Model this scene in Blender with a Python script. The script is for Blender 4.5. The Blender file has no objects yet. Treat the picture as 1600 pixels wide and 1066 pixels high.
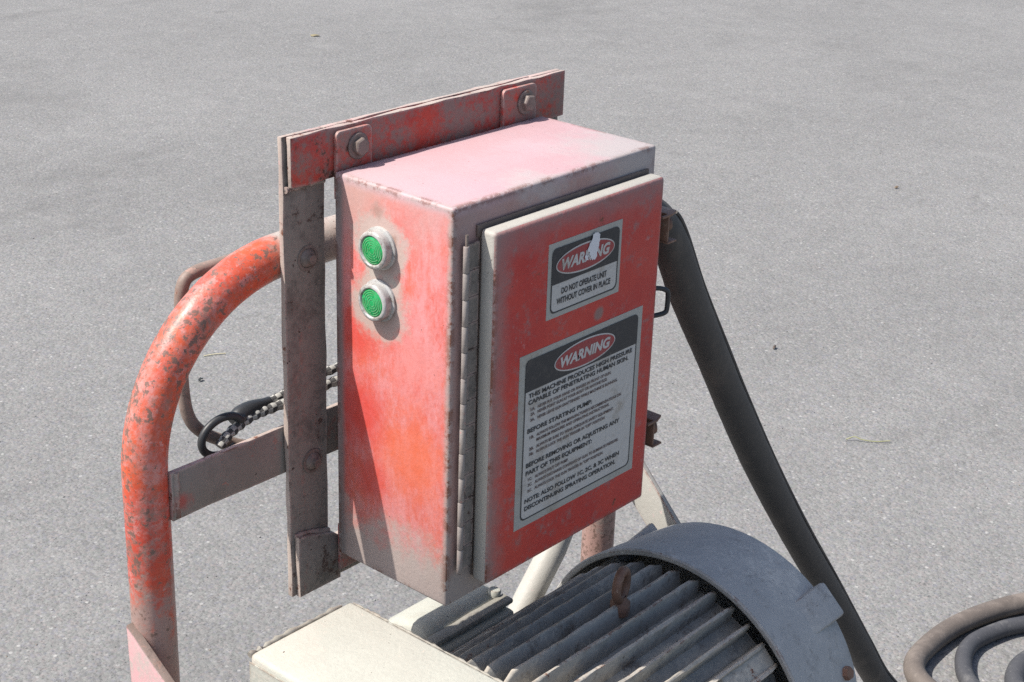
import bpy, bmesh, math, random
from mathutils import Vector, Matrix, Euler
random.seed(7)
sc = bpy.context.scene
COL = sc.collection
Z0 = 0.71                      # height of the control box's bottom above the asphalt

# ------------------------------------------------------------------ camera, sky, sun, exposure
cam = bpy.data.cameras.new('camera')
cam.sensor_fit = 'HORIZONTAL'; cam.sensor_width = 36.0
cam.lens = 2545.53 / 1600 * 36.0
cam.clip_start = 0.05; cam.clip_end = 2000
camo = bpy.data.objects.new('camera', cam); COL.objects.link(camo)
Rr = ((0.65742538, -0.752846, 0.03185533), (-0.27267952, -0.27710302, -0.92133588), (0.70245124, 0.5970233, -0.38746025))
m = Matrix(((Rr[0][0], -Rr[1][0], -Rr[2][0]), (Rr[0][1], -Rr[1][1], -Rr[2][1]), (Rr[0][2], -Rr[1][2], -Rr[2][2]))).to_4x4()
m.translation = Vector((-0.98279303, -0.90687057, 0.84037797 + Z0))
camo.matrix_world = m
sc.camera = camo

SUN_TRAVEL = Vector((0.4733, -0.3154, -0.8225)).normalized()
sun_el = math.asin(-SUN_TRAVEL.z)
to_sun = -SUN_TRAVEL
w = bpy.data.worlds.new('World'); sc.world = w; w.use_nodes = True
nt = w.node_tree; nt.nodes.clear()
sky = nt.nodes.new('ShaderNodeTexSky'); sky.sky_type = 'NISHITA'; sky.sun_disc = False
sky.sun_elevation = sun_el; sky.sun_rotation = math.atan2(to_sun.x, to_sun.y)
sky.dust_density = 2.5
bg = nt.nodes.new('ShaderNodeBackground'); bg.inputs['Strength'].default_value = 0.118
ow = nt.nodes.new('ShaderNodeOutputWorld')
nt.links.new(sky.outputs[0], bg.inputs[0]); nt.links.new(bg.outputs[0], ow.inputs[0])
sl = bpy.data.lights.new('sun', 'SUN'); sl.energy = 4.8; sl.angle = math.radians(0.5); sl.color = (1.0, 0.96, 0.9)
so = bpy.data.objects.new('sun', sl); COL.objects.link(so)
so.rotation_euler = SUN_TRAVEL.to_track_quat('-Z', 'Y').to_euler()
so.location = (-3, 2, 6)
sc.view_settings.view_transform = 'Standard'
sc.view_settings.look = 'None'
sc.view_settings.gamma = 1.0
sc.view_settings.use_curve_mapping = False
sc.view_settings.exposure = 0.67
sc.cycles.use_denoising = False
sc.cycles.max_bounces = 8

# ------------------------------------------------------------------ materials
class NT:
    def __init__(s, name):
        s.m = bpy.data.materials.new(name); s.m.use_nodes = True
        s.t = s.m.node_tree; s.t.nodes.clear()
        s.out = s.t.nodes.new('ShaderNodeOutputMaterial')
        s.b = s.t.nodes.new('ShaderNodeBsdfPrincipled')
        s.t.links.new(s.b.outputs[0], s.out.inputs[0])
        s.pos = s.t.nodes.new('ShaderNodeNewGeometry').outputs['Position']
    def set(s, sock, v):
        if isinstance(v, bpy.types.NodeSocket): s.t.links.new(v, sock)
        elif v is not None:
            if sock.type == 'RGBA' and len(v) == 3: v = (*v, 1)
            sock.default_value = v
    def math(s, op, a, b=None, c=None, clamp=False):
        n = s.t.nodes.new('ShaderNodeMath'); n.operation = op; n.use_clamp = clamp
        s.set(n.inputs[0], a)
        if b is not None: s.set(n.inputs[1], b)
        if c is not None: s.set(n.inputs[2], c)
        return n.outputs[0]
    def vmath(s, op, a, b):
        n = s.t.nodes.new('ShaderNodeVectorMath'); n.operation = op
        s.set(n.inputs[0], a); s.set(n.inputs[1], b)
        return n.outputs['Value'] if op in ('DISTANCE', 'DOT_PRODUCT', 'LENGTH') else n.outputs[0]
    def noise(s, scale, detail=4, rough=0.6, stretch=None, off=(0, 0, 0), dist=0.0):
        v = s.pos
        if stretch: v = s.vmath('MULTIPLY', v, stretch)
        v = s.vmath('ADD', v, off)
        n = s.t.nodes.new('ShaderNodeTexNoise')
        s.set(n.inputs['Vector'], v); n.inputs['Scale'].default_value = scale
        n.inputs['Detail'].default_value = detail; n.inputs['Roughness'].default_value = rough
        n.inputs['Distortion'].default_value = dist
        return n.outputs[0]
    def voro(s, scale, stretch=None, off=(0, 0, 0)):
        v = s.pos
        if stretch: v = s.vmath('MULTIPLY', v, stretch)
        v = s.vmath('ADD', v, off)
        n = s.t.nodes.new('ShaderNodeTexVoronoi'); s.set(n.inputs['Vector'], v); n.inputs['Scale'].default_value = scale
        return n
    def step(s, v, a, b):
        n = s.t.nodes.new('ShaderNodeMapRange'); n.interpolation_type = 'SMOOTHSTEP'
        s.set(n.inputs['Value'], v)
        if a > b:
            n.inputs['From Min'].default_value = b; n.inputs['From Max'].default_value = a
            n.inputs['To Min'].default_value = 1; n.inputs['To Max'].default_value = 0
        else:
            n.inputs['From Min'].default_value = a; n.inputs['From Max'].default_value = b
        return n.outputs[0]
    def mix(s, f, a, b):
        n = s.t.nodes.new('ShaderNodeMix'); n.data_type = 'RGBA'
        s.set(n.inputs[0], f); s.set(n.inputs[6], a); s.set(n.inputs[7], b)
        return n.outputs[2]
    def axis(s, i):
        n = s.t.nodes.new('ShaderNodeSeparateXYZ'); s.set(n.inputs[0], s.pos); return n.outputs[i]
    def edge(s, radius, lo=0.02, hi=0.15):
        bv = s.t.nodes.new('ShaderNodeBevel'); bv.samples = 4; bv.inputs['Radius'].default_value = radius
        g = s.t.nodes.new('ShaderNodeNewGeometry')
        d = s.vmath('DOT_PRODUCT', bv.outputs[0], g.outputs['Normal'])
        return s.step(s.math('SUBTRACT', 1.0, d), lo, hi)
    def bump(s, h, strength, dist=0.002):
        n = s.t.nodes.new('ShaderNodeBump'); n.inputs['Strength'].default_value = strength
        n.inputs['Distance'].default_value = dist; s.set(n.inputs['Height'], h)
        s.t.links.new(n.outputs[0], s.b.inputs['Normal'])
    def done(s, col, rough=0.6, metal=0.0, spec=0.4):
        s.set(s.b.inputs['Base Color'], col); s.set(s.b.inputs['Roughness'], rough)
        s.b.inputs['Metallic'].default_value = metal
        s.b.inputs['Specular IOR Level'].default_value = spec
        return s.m

RED = (0.50, 0.040, 0.028); ORANGE = (0.66, 0.10, 0.04); PINK = (0.54, 0.25, 0.26); CREAM = (0.36, 0.345, 0.31)
GREY = (0.20, 0.18, 0.165); RUST = (0.13, 0.05, 0.028); DARKRUST = (0.045, 0.03, 0.025)

def paint(name, base=RED, base2=ORANGE, b2=0.4, chalk=PINK, chalk_amt=0.3, grey=GREY, grey_amt=0.3, grey_scale=14,
          edge_col=None, edge_r=0.004, rust=0.25, rust_scale=55, edge_rust=0.535, masks=(), rough=0.55, off=(0, 0, 0), streak=True, bump=0.25, rustcol=RUST):
    n = NT(name)
    st = (1, 1, 0.5) if streak else None
    def thr(v, amt, wd=0.09):
        t = 0.5 + (0.5 - amt) * 0.42
        return n.step(v, t - wd, t + wd)
    c = n.mix(thr(n.noise(9, 6, 0.68, st, off), b2, 0.16), base, base2)
    c = n.mix(n.math('MULTIPLY', n.noise(170, 4, 0.75), 0.40), c, tuple(x * 0.58 for x in base))
    if chalk_amt > 0:
        # chalking: soft film broken up by fine grain, then crisp flakes and thin scratches
        big = n.noise(8, 5, 0.65, st, (3 + off[0], 1, 2))
        grain = n.noise(130, 8, 0.80, st, (5, 1 + off[0], 7))
        v = n.math('MULTIPLY_ADD', grain, 0.45, n.math('MULTIPLY', big, 0.55))
        c = n.mix(n.math('MULTIPLY', thr(v, chalk_amt, 0.075), 0.80), c, chalk)
        v = n.math('MULTIPLY_ADD', n.noise(75, 8, 0.78, st, (9, 2 + off[0], 1)), 0.65, n.math('MULTIPLY', big, 0.35))
        c = n.mix(n.math('MULTIPLY', n.step(v, 0.595 - chalk_amt * 0.10, 0.615 - chalk_amt * 0.10), 0.55), c, tuple(min(1, x * 1.08) for x in chalk))
        fl = n.step(n.noise(52, 6, 0.72, None, (6, 6, 2)), 0.655, 0.67)
        c = n.mix(n.math('MULTIPLY', fl, 0.7), c, tuple(min(1, x * 1.15) for x in chalk))
        sc1 = n.noise(11, 6, 0.7, (9, 9, 0.9) if streak else (7, 1.2, 5), (2, 7, 3 + off[0]))
        c = n.mix(n.math('MULTIPLY', n.step(sc1, 0.66, 0.68), 0.40), c, tuple(min(1, x * 1.1) for x in chalk))
    if grey_amt > 0:
        v = n.math('MULTIPLY_ADD', n.noise(150, 7, 0.78, None, (1, 8, 2)), 0.40, n.math('MULTIPLY', n.noise(grey_scale, 7, 0.72, None, (1, 8, 2 + off[0])), 0.60))
        k = n.math('MULTIPLY', thr(v, grey_amt, 0.075), 0.88)
        c = n.mix(k, c, grey)
    jit = n.math('SUBTRACT', n.noise(38, 6, 0.72, None, (2, 2, 9)), 0.5)
    for mk in masks:
        col, amt = mk[-2], mk[-1]
        if mk[0] == 'axis':
            v = n.math('MULTIPLY_ADD', jit, mk[4], n.axis(mk[1]))
            k = n.step(v, mk[2], mk[3])
        else:
            d = n.vmath('DISTANCE', n.pos, mk[1])
            v = n.math('MULTIPLY_ADD', jit, mk[4], d)
            k = n.step(v, mk[3], mk[2])
        c = n.mix(n.math('MULTIPLY', k, amt), c, col)
    if edge_col is not None:
        e = n.math('MULTIPLY', n.edge(edge_r * 1.5, 0.003, 0.05), n.step(n.noise(90, 7, 0.75, None, (9, 4, 1)), 0.40, 0.52))
        c = n.mix(e, c, edge_col)
        e2 = n.math('MULTIPLY', n.edge(edge_r * 1.5, 0.003, 0.05), n.step(n.math('MULTIPLY_ADD', n.noise(26, 5, 0.7, None, (4, 4, 4)), 0.55, n.math('MULTIPLY', n.noise(95, 7, 0.8, None, (2, 4, 4)), 0.45)), edge_rust, edge_rust + 0.035))
        c = n.mix(e2, c, rustcol)
    if rust > 0:
        rb = n.noise(9, 4, 0.6, None, (7, 7, 1 + off[0]))
        rv = n.math('MULTIPLY_ADD', n.noise(rust_scale, 7, 0.72, None, (7, 3, 5 + off[0])), 0.68, n.math('MULTIPLY', rb, 0.32))
        t_ = 0.665 - rust * 0.20
        halo = n.step(rv, t_ - 0.035, t_ + 0.01)
        c = n.mix(n.math('MULTIPLY', halo, 0.30), c, tuple(x * 1.5 for x in rustcol))
        r1 = n.step(rv, t_, t_ + 0.018)
        c = n.mix(n.math('MULTIPLY', r1, 0.88), c, rustcol)
        r2 = n.step(n.noise(rust_scale * 3.2, 3, 0.6, None, (1, 3, 1)), 0.735 - rust * 0.10, 0.755 - rust * 0.10)
        c = n.mix(r2, c, DARKRUST)
    h = n.math('ADD', n.math('ADD', n.noise(240, 4, 0.6), n.math('MULTIPLY', n.noise(35, 4, 0.6), 1.6)), n.math('MULTIPLY', n.noise(7, 2, 0.5), 5.0))
    n.bump(h, bump, 0.0012)
    rg = n.math('MULTIPLY_ADD', n.noise(30, 4), 0.3, rough - 0.15)
    return n.done(c, rg, 0, 0.35)

def W(x, y, z): return (x, y, z + Z0)
DYF0 = -0.0231; TYc = 0.1885

M = {}
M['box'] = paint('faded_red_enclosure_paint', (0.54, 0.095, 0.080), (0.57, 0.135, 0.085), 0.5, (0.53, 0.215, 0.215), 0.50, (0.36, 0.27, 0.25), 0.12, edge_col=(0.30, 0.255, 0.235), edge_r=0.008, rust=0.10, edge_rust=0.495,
    masks=[('sph', W(0, .045, .14), .01, .075, .10, (0.60, 0.125, 0.055), 0.60), ('sph', W(0, .05, .235), .01, .05, .08, (0.56, 0.16, 0.13), 0.4), ('sph', W(0, .118, .17), .012, .055, .05, (0.52, 0.045, 0.034), 0.75), ('sph', W(0, .10, .10), .008, .035, .04, (0.52, 0.045, 0.034), 0.6), ('sph', W(0, .130, .25), .008, .04, .04, (0.52, 0.05, 0.038), 0.7), ('sph', W(0, .088, .342), .027, .040, .05, (0.35, 0.31, 0.275), 0.85), ('sph', W(0, .09, .285), .027, .044, .05, (0.35, 0.31, 0.275), 0.85),  # deep-red spots deepen the tube's cast shadow in the paint colour
           ('sph', W(0, .094, .377), .004, .011, .025, (0.20, 0.085, 0.055), 0.8), ('sph', W(0, .073, .352), .003, .009, .02, (0.22, 0.11, 0.07), 0.7),
           ('axis', 2, Z0 + .080, Z0 + .030, .12, (0.35, 0.315, 0.285), 0.9),
           ('sph', W(0, .13, .40), .02, .085, .05, (0.36, 0.27, 0.245), 0.75), ('sph', W(0, .04, .40), .01, .07, .08, (0.42, 0.25, 0.235), 0.7),
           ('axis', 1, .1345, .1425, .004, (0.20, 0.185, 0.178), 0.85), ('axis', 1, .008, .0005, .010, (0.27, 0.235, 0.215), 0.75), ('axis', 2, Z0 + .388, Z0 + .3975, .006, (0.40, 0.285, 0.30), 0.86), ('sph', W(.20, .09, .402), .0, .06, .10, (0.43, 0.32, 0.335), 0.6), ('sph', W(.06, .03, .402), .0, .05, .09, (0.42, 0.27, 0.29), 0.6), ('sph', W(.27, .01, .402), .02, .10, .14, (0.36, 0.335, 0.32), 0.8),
           ('sph', W(.12, .0, .402), .01, .05, .10, (0.37, 0.33, 0.32), 0.7)])
M['door'] = paint('dull_red_door_paint', (0.47, 0.042, 0.035), (0.55, 0.062, 0.042), 0.5, (0.40, 0.13, 0.12), 0.16, (0.25, 0.15, 0.14), 0.30, 34, edge_col=(0.24, 0.19, 0.175), edge_r=0.006, rust=0.13, off=(4, 0, 0), streak=False, bump=0.35,
    masks=[('axis', 0, .062, .030, .04, (0.26, 0.17, 0.155), 0.75), ('axis', 2, Z0 + .335, Z0 + .378, .05, (0.27, 0.16, 0.15), 0.75), ('sph', W(.185, DYF0, .258), .004, .009, .01, (0.2, 0.17, 0.15), 0.8)])
M['overspray'] = paint('cream_overspray', CREAM, (0.39, 0.375, 0.34), 0.5, (0.38, 0.29, 0.275), 0.18, (0.27, 0.24, 0.21), 0.16, 20, edge_col=(0.24, 0.16, 0.145), edge_r=0.003, rust=0.10, off=(2, 0, 0))
M['hinge'] = paint('greyish_hinge_paint', (0.23, 0.20, 0.185), (0.28, 0.25, 0.23), 0.5, (0.30, 0.15, 0.14), 0.32, (0.15, 0.125, 0.112), 0.32, 40, rust=0.34, off=(2, 3, 0))
M['bar'] = paint('dirty_red_bar_paint', (0.42, 0.042, 0.034), (0.52, 0.06, 0.036), 0.5, (0.30, 0.15, 0.135), 0.16, (0.200, 0.155, 0.136), 0.52, 17, edge_col=(0.36, 0.26, 0.235), edge_r=0.003, rust=0.38, rust_scale=52, off=(6, 0, 0), rustcol=(0.075, 0.04, 0.03), streak=False)
M['greybar'] = paint('grimy_grey_bar_paint', (0.215, 0.188, 0.166), (0.255, 0.224, 0.198), 0.5, (0.23, 0.12, 0.10), 0.14, (0.105, 0.095, 0.085), 0.42, 14, edge_col=(0.38, 0.28, 0.245), edge_r=0.003, rust=0.34, rust_scale=48, off=(8, 0, 0), rustcol=(0.065, 0.04, 0.033))
M['cross'] = paint('grimy_crossbar_paint', (0.20, 0.175, 0.155), (0.24, 0.21, 0.19), 0.5, (0.26, 0.10, 0.08), 0.14, (0.15, 0.135, 0.12), 0.35, 16, edge_col=(0.38, 0.30, 0.265), edge_r=0.003, rust=0.26, rust_scale=60, off=(1, 0, 0),
    masks=[('sph', W(-.176, .168, .118), .004, .016, .03, (0.38, 0.04, 0.03), 0.7)])
M['rim'] = paint('pale_rusty_bar_edge', (0.37, 0.30, 0.26), (0.41, 0.345, 0.30), 0.5, (0.44, 0.27, 0.26), 0.35, (0.24, 0.19, 0.165), 0.25, 40, rust=0.45, rust_scale=70, off=(5, 2, 0), streak=False)
M['tube'] = paint('chipped_orange_red_tube_paint', (0.50, 0.060, 0.034), (0.58, 0.105, 0.040), 0.5, (0.46, 0.22, 0.20), 0.34, (0.19, 0.135, 0.112), 0.34, 34, rust=0.58, rust_scale=130, off=(0, 0, 0), streak=False, rustcol=(0.14, 0.09, 0.072), rough=0.40,
    masks=[('axis', 2, Z0 + .085, Z0 + .0, .42, (0.26, 0.22, 0.195), 0.80), ('sph', W(.02, TYc, .318), .055, .085, .05, (0.35, 0.325, 0.29), 0.9)])
M['brace'] = paint('pinkish_brace_paint', (0.44, 0.29, 0.285), (0.46, 0.35, 0.33), 0.5, (0.50, 0.27, 0.28), 0.4, (0.34, 0.31, 0.28), 0.3, rust=0.08, edge_col=(0.2, 0.16, 0.15), edge_r=0.002)
M['cream'] = paint('cream_pump_paint', (0.365, 0.365, 0.318), (0.405, 0.405, 0.352), 0.5, (0.38, 0.345, 0.295), 0.30, (0.30, 0.275, 0.23), 0.22, 10, edge_col=(0.22, 0.175, 0.14), edge_r=0.003, rust=0.07, streak=False, off=(3, 0, 0), rustcol=(0.24, 0.165, 0.11), bump=0.45)
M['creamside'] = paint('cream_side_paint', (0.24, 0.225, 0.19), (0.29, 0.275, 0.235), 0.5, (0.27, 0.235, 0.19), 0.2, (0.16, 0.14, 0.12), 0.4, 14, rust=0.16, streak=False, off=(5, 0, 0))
M['motor'] = paint('dusty_grey_motor_paint', (0.27, 0.262, 0.240), (0.34, 0.325, 0.295), 0.5, (0.42, 0.385, 0.325), 0.38, (0.13, 0.105, 0.085), 0.32, 28, edge_col=(0.42, 0.36, 0.29), edge_r=0.0025, rust=0.26, rust_scale=60, streak=False, off=(7, 0, 0), rough=0.75)
M['shroud'] = paint('dusty_grey_shroud_paint', (0.315, 0.318, 0.312), (0.365, 0.366, 0.355), 0.5, (0.43, 0.42, 0.39), 0.33, (0.20, 0.195, 0.185), 0.30, 34, edge_col=(0.23, 0.215, 0.195), edge_r=0.002, rust=0.07, rust_scale=90, streak=False, off=(9, 0, 0), rough=0.75)
M['rust'] = paint('brown_rust', (0.14, 0.075, 0.05), (0.20, 0.11, 0.075), 0.5, (0.26, 0.2, 0.16), 0.25, (0.09, 0.06, 0.045), 0.3, 40, rust=0.2, streak=False)
M['rod'] = paint('worn_brown_rod', (0.19, 0.14, 0.115), (0.27, 0.21, 0.18), 0.5, (0.34, 0.2, 0.16), 0.2, (0.12, 0.09, 0.075), 0.3, 40, rust=0.2, streak=False)
M['bolt'] = paint('grimy_bolt_steel', (0.15, 0.115, 0.10), (0.22, 0.18, 0.16), 0.5, (0.24, 0.12, 0.10), 0.25, (0.09, 0.07, 0.06), 0.35, 60, rust=0.2, streak=False, rough=0.45)
M['ring'] = paint('button_bezel', (0.33, 0.33, 0.325), (0.40, 0.40, 0.395), 0.5, (0.36, 0.345, 0.32), 0.3, (0.15, 0.12, 0.10), 0.38, 60, rust=0.05, streak=False, rough=0.32)
M['gasket'] = paint('old_gasket', (0.13, 0.10, 0.085), (0.17, 0.13, 0.11), 0.5, (0.24, 0.2, 0.17), 0.2, (0.09, 0.07, 0.06), 0.3, 50, rust=0, streak=False, rough=0.8)

def simple(name, c, rough=0.6, var=0.25, scale=80, spec=0.4, bump=0.0, metal=0.0):
    n = NT(name)
    k = n.noise(scale, 5, 0.65)
    col = n.mix(k, tuple(x * (1 - var) for x in c), tuple(min(1, x * (1 + var)) for x in c))
    if bump: n.bump(k, bump, 0.001)
    return n.done(col, rough, metal, spec)
M['black'] = simple('black_plastic', (0.025, 0.026, 0.028), 0.45)
M['whitecord'] = simple('white_cord_thread', (0.34, 0.33, 0.30), 0.8, 0.4, 300)
M['blackcord'] = simple('black_cord_thread', (0.055, 0.053, 0.052), 0.8, 0.4, 300)
M['lens'] = None
def cable_mat(name, c1, c2, dust, amt):
    n = NT(name)
    c = n.mix(n.noise(30, 5, 0.65), c1, c2)
    c = n.mix(n.math('MULTIPLY', n.step(n.noise(12, 6, 0.7, (1, 1, 0.5)), 0.62 - amt * .3, 0.8 - amt * .3), 0.8), c, dust)
    sc_ = n.step(n.noise(22, 7, 0.78, (1, 1, 0.6), (4, 1, 2)), 0.60, 0.63)
    c = n.mix(n.math('MULTIPLY', sc_, 0.45), c, dust)
    c = n.mix(n.math('MULTIPLY', n.step(n.noise(120, 4, 0.7), 0.60, 0.66), 0.35), c, dust)
    n.bump(n.math('ADD', n.noise(180, 4), n.math('MULTIPLY', n.noise(24, 3), 2.0)), 0.3, 0.001)
    return n.done(c, 0.62, 0, 0.35)
M['cable'] = cable_mat('black_conduit_rubber', (0.045, 0.042, 0.039), (0.075, 0.068, 0.061), (0.11, 0.094, 0.08), 0.32)
M['hose_tan'] = cable_mat('dusty_tan_hose', (0.085, 0.07, 0.06), (0.13, 0.108, 0.092), (0.18, 0.15, 0.128), 0.4)
M['hose_black'] = cable_mat('dusty_black_hose', (0.038, 0.038, 0.042), (0.062, 0.062, 0.066), (0.12, 0.116, 0.112), 0.4)

n = NT('scratched_green_lens')
d = n.noise(120, 4, 0.7)
col = n.mix(n.step(d, 0.4, 0.7), (0.006, 0.25, 0.065), (0.02, 0.33, 0.11))
M['lens'] = n.done(col, 0.15, 0, 0.6)
M['lens_groove'] = simple('dusty_lens_groove', (0.10, 0.30, 0.13), 0.6, 0.3, 300)

# label print
def label_mat(name, c, dirt=(0.24, 0.20, 0.15), amt=0.35):
    n = NT(name)
    k = n.math('MULTIPLY', n.step(n.noise(26, 7, 0.72), 0.62 - amt * .3, 0.82 - amt * .3), 0.75)
    cc = n.mix(k, c, dirt)
    cc = n.mix(n.math('MULTIPLY', n.step(n.noise(220, 3, 0.7), 0.58, 0.66), 0.3), cc, dirt)
    return n.done(cc, 0.5, 0, 0.4)
M['lab_white'] = label_mat('label_foil', (0.45, 0.435, 0.41))
M['lab_rim'] = label_mat('label_margin', (0.34, 0.335, 0.305))
M['lab_black'] = label_mat('label_black_ink', (0.024, 0.026, 0.030), (0.10, 0.09, 0.08), 0.22)
M['lab_red'] = label_mat('label_red_ink', (0.28, 0.04, 0.042), (0.26, 0.14, 0.13), 0.2)
M['lab_letter'] = label_mat('label_white_letters', (0.46, 0.44, 0.42))
M['lab_fine'] = label_mat('label_fine_ink', (0.10, 0.065, 0.062), (0.24, 0.20, 0.17), 0.3)
M['torn'] = label_mat('torn_paper', (0.60, 0.60, 0.62), (0.45, 0.45, 0.46), 0.2)

# asphalt
n = NT('weathered_asphalt')
v1 = n.voro(125); v2 = n.voro(260, None, (3, 1, 0)); v3 = n.voro(85, None, (7, 2, 0)); v4 = n.voro(190, None, (1, 9, 0))
def sepr(sock):
    s_ = n.t.nodes.new('ShaderNodeSeparateColor'); n.t.links.new(sock, s_.inputs[0]); return s_
r1 = sepr(v1.outputs['Color']); r2 = sepr(v2.outputs['Color']); r3 = sepr(v3.outputs['Color']); r4 = sepr(v4.outputs['Color'])
c = n.mix(r1.outputs[0], (0.128, 0.1265, 0.123), (0.192, 0.1895, 0.184))
c = n.mix(n.math('MULTIPLY', r2.outputs[1], 0.6), c, (0.185, 0.181, 0.175))
# stones of slightly different hue
c = n.mix(n.math('MULTIPLY', n.step(r4.outputs[0], 0.70, 0.85), 0.55), c, (0.200, 0.178, 0.172))
c = n.mix(n.math('MULTIPLY', n.step(r4.outputs[1], 0.70, 0.85), 0.50), c, (0.148, 0.160, 0.148))
c = n.mix(n.math('MULTIPLY', n.step(r4.outputs[2], 0.80, 0.90), 0.45), c, (0.150, 0.150, 0.172))
k = n.math('MULTIPLY', n.step(r1.outputs[1], 0.80, 0.88), n.step(v1.outputs['Distance'], 0.50, 0.28))
c = n.mix(n.math('MULTIPLY', k, 0.50), c, (0.26, 0.257, 0.248))
k = n.math('MULTIPLY', n.step(r3.outputs[2], 0.972, 0.985), n.step(v3.outputs['Distance'], 0.36, 0.20))
c = n.mix(n.math('MULTIPLY', k, 0.6), c, (0.34, 0.335, 0.32))
k = n.math('MULTIPLY', n.step(r2.outputs[2], 0.80, 0.88), n.step(v2.outputs['Distance'], 0.55, 0.3))
c = n.mix(n.math('MULTIPLY', k, 0.55), c, (0.075, 0.073, 0.072))
big = n.noise(1.1, 6, 0.6, None, (4, 2, 0)); mid = n.noise(9, 6, 0.7, None, (1, 5, 0)); fine = n.noise(45, 5, 0.7, None, (3, 3, 0))
hsv = n.t.nodes.new('ShaderNodeHueSaturation'); n.set(hsv.inputs['Color'], c)
n.set(hsv.inputs['Value'], n.math('ADD', n.math('MULTIPLY_ADD', big, 0.34, 0.42), n.math('ADD', n.math('MULTIPLY', mid, 0.34), n.math('MULTIPLY', fine, 0.48))))
c = hsv.outputs[0]
st = n.step(n.noise(0.55, 6, 0.7, (1, 2.2, 1), (8, 3, 0)), 0.54, 0.72)
c = n.mix(n.math('MULTIPLY', st, 0.36), c, (0.085, 0.083, 0.08))
st = n.step(n.noise(1.7, 7, 0.72, (2.4, 1, 1), (2, 6, 0)), 0.55, 0.70)
c = n.mix(n.math('MULTIPLY', st, 0.30), c, (0.235, 0.23, 0.222))
st = n.step(n.noise(3.1, 5, 0.75, (1, 1.5, 1), (6, 1, 0)), 0.62, 0.70)
c = n.mix(n.math('MULTIPLY', st, 0.36), c, (0.085, 0.083, 0.08))
st = n.step(n.noise(0.9, 7, 0.74, (1, 1.6, 1), (1, 11, 0)), 0.57, 0.63)
c = n.mix(n.math('MULTIPLY', st, 0.09), c, (0.075, 0.073, 0.071))
st = n.step(n.noise(14, 6, 0.75, None, (5, 5, 0)), 0.63, 0.68)
c = n.mix(n.math('MULTIPLY', st, 0.30), c, (0.26, 0.25, 0.235))
h = n.math('ADD', n.math('MULTIPLY', v1.outputs['Distance'], -1.0), n.math('MULTIPLY', n.noise(90, 4, 0.7), 1.4))
n.bump(h, 0.40, 0.004)
M['asphalt'] = n.done(c, 0.85, 0, 0.3)

# ------------------------------------------------------------------ object helpers
ORG = {}
def tag(o, label=None, cat=None, group=None, kind=None):
    if label: o['label'] = label
    if cat: o['category'] = cat
    if group: o['group'] = group
    if kind: o['kind'] = kind
    return o
def thing(name, label, cat, base, group=None):
    o = bpy.data.objects.new(name, None); COL.objects.link(o)
    o.empty_display_size = 0.05
    o.location = (base[0], base[1], base[2] + Z0); ORG[o.name] = Vector(base)
    return tag(o, label, cat, group)
def finish(me, mats, smooth=40):
    for mm in mats: me.materials.append(mm)
    if smooth:
        for p in me.polygons: p.use_smooth = True
        try: me.set_sharp_from_angle(angle=math.radians(smooth))
        except Exception: pass
def part(name, bm, mats, parent=None, at=None, smooth=40, recalc=True, rim=False):
    """bm holds box-frame coordinates (or local ones round `at`)."""
    if not isinstance(mats, (list, tuple)): mats = [mats]
    if recalc: bmesh.ops.recalc_face_normals(bm, faces=bm.faces)
    if rim:
        bm.normal_update()
        for f in bm.faces: f.material_index = 0 if abs(f.normal.y) > 0.55 or (rim == 'x' and abs(f.normal.x) < 0.6) else 1
    po = ORG[parent.name] if parent is not None else Vector((0, 0, -Z0))
    if at is None:
        o_org = po
        bmesh.ops.translate(bm, verts=bm.verts, vec=-po)
    else:
        o_org = Vector(at)
    me = bpy.data.meshes.new(name); bm.to_mesh(me); bm.free()
    finish(me, mats, smooth)
    o = bpy.data.objects.new(name, me); COL.objects.link(o)
    o.location = o_org - po
    if parent is not None: o.parent = parent
    ORG[o.name] = Vector(o_org)
    return o
def clone(o, parent, at, rot=None):
    c_ = o.copy(); COL.objects.link(c_); c_.parent = parent
    c_.location = Vector(at) - ORG[parent.name]; ORG[c_.name] = Vector(at)
    if rot: c_.rotation_euler = rot
    return c_

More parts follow.
